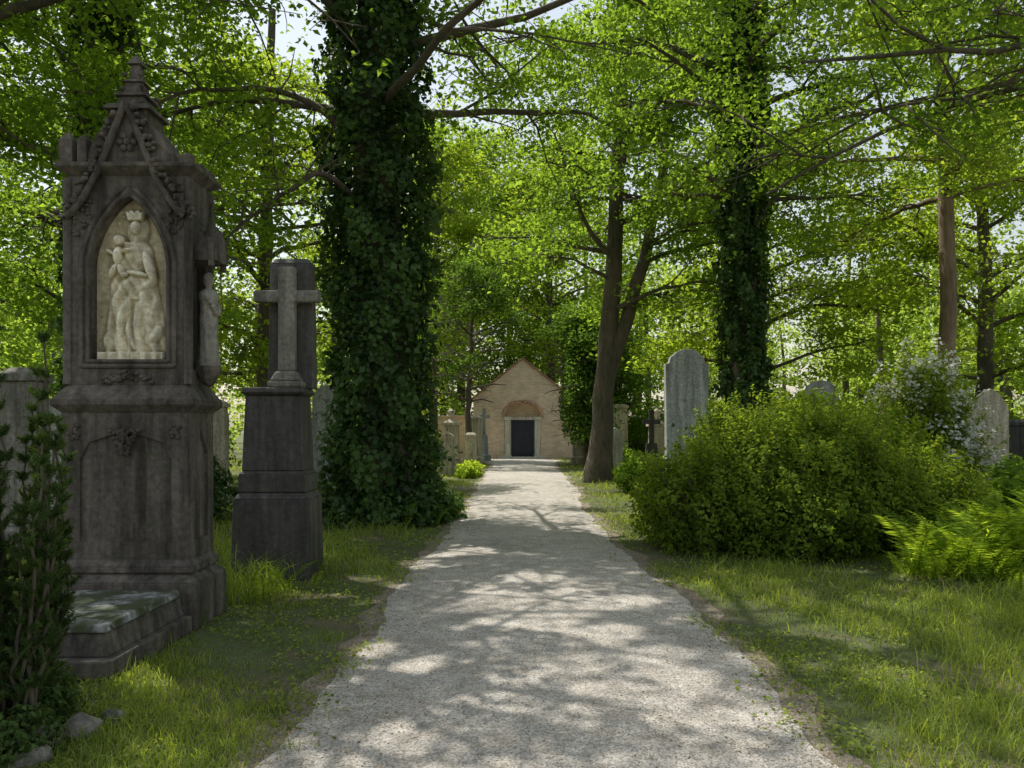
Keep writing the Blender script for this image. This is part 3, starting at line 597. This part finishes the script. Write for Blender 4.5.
bush('rounded_shrub',[(2.45,10.2,.60,.75,.8,.78),(3.2,10.2,.8,.85,.9,.90),(4.1,10.3,.8,.8,.9,.96),(4.85,10.4,.6,.75,.8,.72),(3.7,10.9,.9,1.3,.9,1.0),(2.2,10.8,.5,.6,.7,.62),(3.5,9.7,.4,.9,.6,.55),(2.9,11,1.2,.45,.5,.6),(4.4,10.8,1.25,.4,.5,.5),(5.6,10.6,.5,.7,.7,.7)],76000,.06,'bush',shoot=.55)
bush('light_green_shrub',[(5.6,12.2,.9,.8,.8,.95),(4.7,12.6,1.1,.9,.7,1.0)],26000,.07,'leafy',shoot=.5)
bush('flowering_shrub',[(6.6,12.7,1.65,.55,.6,.95),(7.0,13.2,1.0,.7,.7,1.0)],16000,.07,'bush',flowers=520,shoot=.6)
bush('laurel_shrub',[(10.2,12.5,.7,1.5,.9,.95),(7.4,11.0,.3,1.0,.6,.6)],24000,.09,'leaf')
bush('undergrowth_shrub',[(3.2,20,.35,.7,.7,.5),(2.9,15.5,.2,.5,.9,.35),(4.6,15.5,.5,1.1,.8,.8),(6.5,17,.6,1.3,.8,1.0)],26000,.1,'leaf')
bush('undergrowth_shrub',[(-4.0,14.5,.2,1.2,.8,.45),(-2.2,13.2,.1,.9,.6,.35),(-1.6,14.5,.1,.45,.9,.3),(-6.5,13.6,.5,1.3,.8,.8),(-3.2,17.5,.3,.8,.8,.7)],36000,.10,'ivy')
bush('undergrowth_shrub',[(-6.2,26,.9,2.2,1,1.6),(-10,21,.9,2,1,1.5),(-5.6,25,.6,.9,.9,1.0),(-4.4,36,.5,1,1,.9),(-1.75,27,.12,.4,1.5,.25)],36000,.13,'leafy')
bush('undergrowth_shrub',[(8.5,24,1.0,2.2,1,1.6),(13.5,24.5,1.0,2.2,1,1.5),(6.3,34,1.0,1.8,1,1.5),(17,20,1,2,1,1.6),(4.0,31.5,.3,.7,.8,.5),(11,17,.3,2,.8,.5)],42000,.15,'leaf')
# ---------------------------------------------------------------- distant trees
root=empty('distant_trees'); T=Tubes(); Cs=[];cr_=[];tone=[]
spots=[]
for _ in range(76):
    y=R.uniform(52,95); x=R.uniform(-.85,.95)*y; spots.append((x,y,R.uniform(12,21)))
for x,y,h in [(5.5,64,24),(-8,62,22),(10,60,22),(-1,78,27),(4,84,30),(-13,56,20),(15,56,20),(-6,80,28)]: spots.append((x,y,h))
for _ in range(18): spots.append((R.uniform(-32,-17),R.uniform(14,48),R.uniform(9,13)))
for _ in range(18): spots.append((R.uniform(19,36),R.uniform(16,48),R.uniform(9,13)))
for x,y,h in spots:
    T.add(resample([(x,y,0),(x+R.normal(0,.3),y,h*.5),(x+R.normal(0,.5),y,h*.9)],6),np.linspace(.3,.08,6),6)
    kk=46; d=unit(R.normal(size=(kk,3)))*(R.random((kk,1))**.4); rad=h*.24
    c=np.array([x,y,h*.55])+d*np.array([rad,rad,h*.46]); Cs.append(c); cr_.append(np.full(kk,h*.06)); tone.append(np.clip(R.uniform(0,1)+R.normal(0,.2,kk),0,1))
for _ in range(360):
    y=R.uniform(46,60); Cs.append(np.array([[R.uniform(-.85,.95)*y,y,R.uniform(.3,3.2)]])); cr_.append([1.2]); tone.append([R.random()])
for sgn in(-1,1):
    for _ in range(130):
        Cs.append(np.array([[sgn*R.uniform(15,24),R.uniform(12,46),R.uniform(.3,3)]])); cr_.append([1.1]); tone.append([R.random()])
Cc=np.vstack(Cs); rr=np.concatenate(cr_); tn=np.concatenate(tone)
near=Cc[:,1]<48
per=44; idx=np.repeat(np.arange(len(Cc)),per); off=unit(R.normal(size=(len(idx),3)))*(R.random((len(idx),1))**.45)*rr[idx][:,None]*np.array([1.1,1.1,.7])
P=Cc[idx]+off; ok=(P[:,2]>0)&~((P[:,1]<54)&(np.abs(P[:,0]-.15)<3.6)&(P[:,2]<6.2)); P=P[ok]; idx=idx[ok]
leafobj('foliage',P,np.where(near[idx],.27,.38),M['bg'],root,tone=tn[idx],spread=1.3)
T.obj('trunks',M['bark'],root)
# ---------------------------------------------------------------- fern
def fern(name,cx,cy,nf,Ln,z0=0):
    V=[];Q=[];T=Tubes(); root=empty(name); c0=0
    for k_ in range(nf):
        a=R.uniform(0,6.28); L_=Ln*R.uniform(.6,1.15); el=R.uniform(.95,1.5); n_=34; t=np.linspace(0,1,n_)
        d=np.array([math.cos(a),math.sin(a)]); r_=L_*(t*math.cos(el)+.38*t**2.2*.9); z=L_*(t*math.sin(el)-.30*t**2.8)+z0
        bx,by=cx+R.normal(0,.2),cy+R.normal(0,.2)
        p=np.stack([bx+d[0]*r_,by+d[1]*r_,np.maximum(z,.03)],1); T.add(p,np.linspace(.005,.0015,n_),4)
        tg=unit(np.gradient(p,axis=0)); sd=np.array([-d[1],d[0],0.])
        for i_ in range(4,n_):
            w=.15*L_*math.sin(math.pi*min(1,(t[i_]*.9+.1))**.8)+.008
            for s_ in(-1,1):
                dr=unit(sd*s_+tg[i_]*.45+np.array([0,0,-.2])+R.normal(0,.12,3)); hw=tg[i_]*L_*.012
                b0=p[i_]; 
                V+= [b0-hw,b0+dr*w*.5-hw*.9,b0+dr*w,b0+dr*w*.5+hw*.9]; Q.append([c0,c0+1,c0+2,c0+3]); c0+=4
    T.obj('stalks',M['fern'],root); fast('fronds',np.array(V),np.array(Q),M['fern'],root,R.uniform(0,1,len(Q)))
fern('fern',4.75,8.5,60,1.0); fern('fern',5.5,8.8,80,1.2); fern('fern',4.3,8.3,26,.55); fern('fern',-2.5,7.5,16,.45); fern('fern',-1.85,13.0,18,.6); fern('fern',6.4,9.2,60,1.2); fern('fern',5.1,8.0,30,.6)
# ---------------------------------------------------------------- yew shrub, left foreground
root=empty('upright_yew_shrub'); T=Tubes(); P=[];Nn=[]
bx,by=-2.68,3.95
for k_ in range(58):
    a=R.uniform(0,6.28); rr=R.uniform(.03,.40); top=R.uniform(1.0,2.42)*(1-.25*(rr/.4)**2); 
    e=np.array([bx+rr*math.cos(a)*1.15,by+rr*math.sin(a),top]); b0=np.array([bx+rr*.2*math.cos(a)+.12,by+.1*math.sin(a),.0])
    mid=np.array([bx+rr*1.0*math.cos(a),by+rr*math.sin(a),top*.5])
    p=smoothp(resample([b0,mid,e],16)); p[1:]+=R.normal(0,.012,(15,3)); T.add(p,np.linspace(.014,.004,16),6)
    for i_ in range(3,16):
        for s_ in range(5):
            a2=R.uniform(0,6.28); l2=R.uniform(.05,.13)*(1.15-i_/20); d2=unit(np.array([math.cos(a2),math.sin(a2),R.uniform(.7,1.6)]))
            q=p[i_]+d2*l2; T.add([p[i_],q],[.004,.002],4)
            tt_=np.repeat(np.linspace(.1,1.05,9),5)[:,None]
            P.append(p[i_]+d2*l2*tt_+R.normal(0,.006,(45,3))); Nn.append(np.tile(d2,(45,1)))
P=np.vstack(P); n=len(P)
nd=unit(np.vstack(Nn)*.8+R.normal(size=(n,3))*.6); sd=unit(np.cross(nd,R.normal(size=(n,3)))); L_=R.uniform(.016,.030,(n,1))
V=np.stack([P-nd*L_*.3,P+sd*.003,P+nd*L_,P-sd*.003],1).reshape(-1,3)
fast('needles',V,np.arange(n*4).reshape(-1,4),M['yew'],root,np.repeat(R.uniform(0,1,n//45),45)*.6+R.uniform(0,.4,n)); T.obj('branches',M['bark'],root)
bush('low_juniper_shrub',[(-2.75,4.15,.12,.35,.3,.22),(-2.5,3.75,.08,.25,.2,.16)],12000,.03,'yew')
for k_,(x,y,r_) in enumerate([(-2.28,4.05,.10),(-2.40,3.85,.13),(-2.62,3.7,.12),(-2.2,4.25,.07),(-2.32,3.68,.09)]):
    g=Geo(); g.blob((x,y,r_*.45),(r_,r_,r_*.75),10)
    g.v=[(a+r_*.15*math.sin(9*b+k_+c*20),b+r_*.15*math.sin(40*a+k_),c+r_*.12*math.sin(35*a+22*b)) for a,b,c in g.v]
    g.obj('border_rock',M['rock'],None,0,True)
# ---------------------------------------------------------------- light, sky, camera
ld=bpy.data.lights.new('sun','SUN'); ld.energy=5.0; ld.angle=math.radians(.5); ld.color=(1,.96,.88)
lo=link(bpy.data.objects.new('sun',ld)); lo.rotation_euler=S_.to_track_quat('Z','Y').to_euler()
w=bpy.data.worlds.new('World'); scene.world=w; w.use_nodes=True; nt=w.node_tree
sky=nt.nodes.new('ShaderNodeTexSky'); sky.sky_type='NISHITA'; sky.sun_disc=False; sky.sun_elevation=el; sky.sun_rotation=az; sky.air_density=1.8; sky.dust_density=1.5; sky.ozone_density=.5
hs=nt.nodes.new('ShaderNodeHueSaturation'); hs.inputs['Saturation'].default_value=.5; nt.links.new(sky.outputs[0],hs.inputs['Color'])
bg=nt.nodes['Background']; bg.inputs['Strength'].default_value=.15; nt.links.new(hs.outputs[0],bg.inputs[0])
cd=bpy.data.cameras.new('camera'); co_=link(bpy.data.objects.new('camera',cd)); scene.camera=co_
co_.location=(0,0,1.6); co_.rotation_euler=(math.radians(90),0,0); cd.sensor_width=36; cd.lens=780/1024*36; cd.shift_y=46/1024; cd.shift_x=-8/1024
cd.clip_end=1000; cd.clip_start=.05
scene.view_settings.view_transform='Standard'; scene.view_settings.look='None'; scene.view_settings.exposure=0
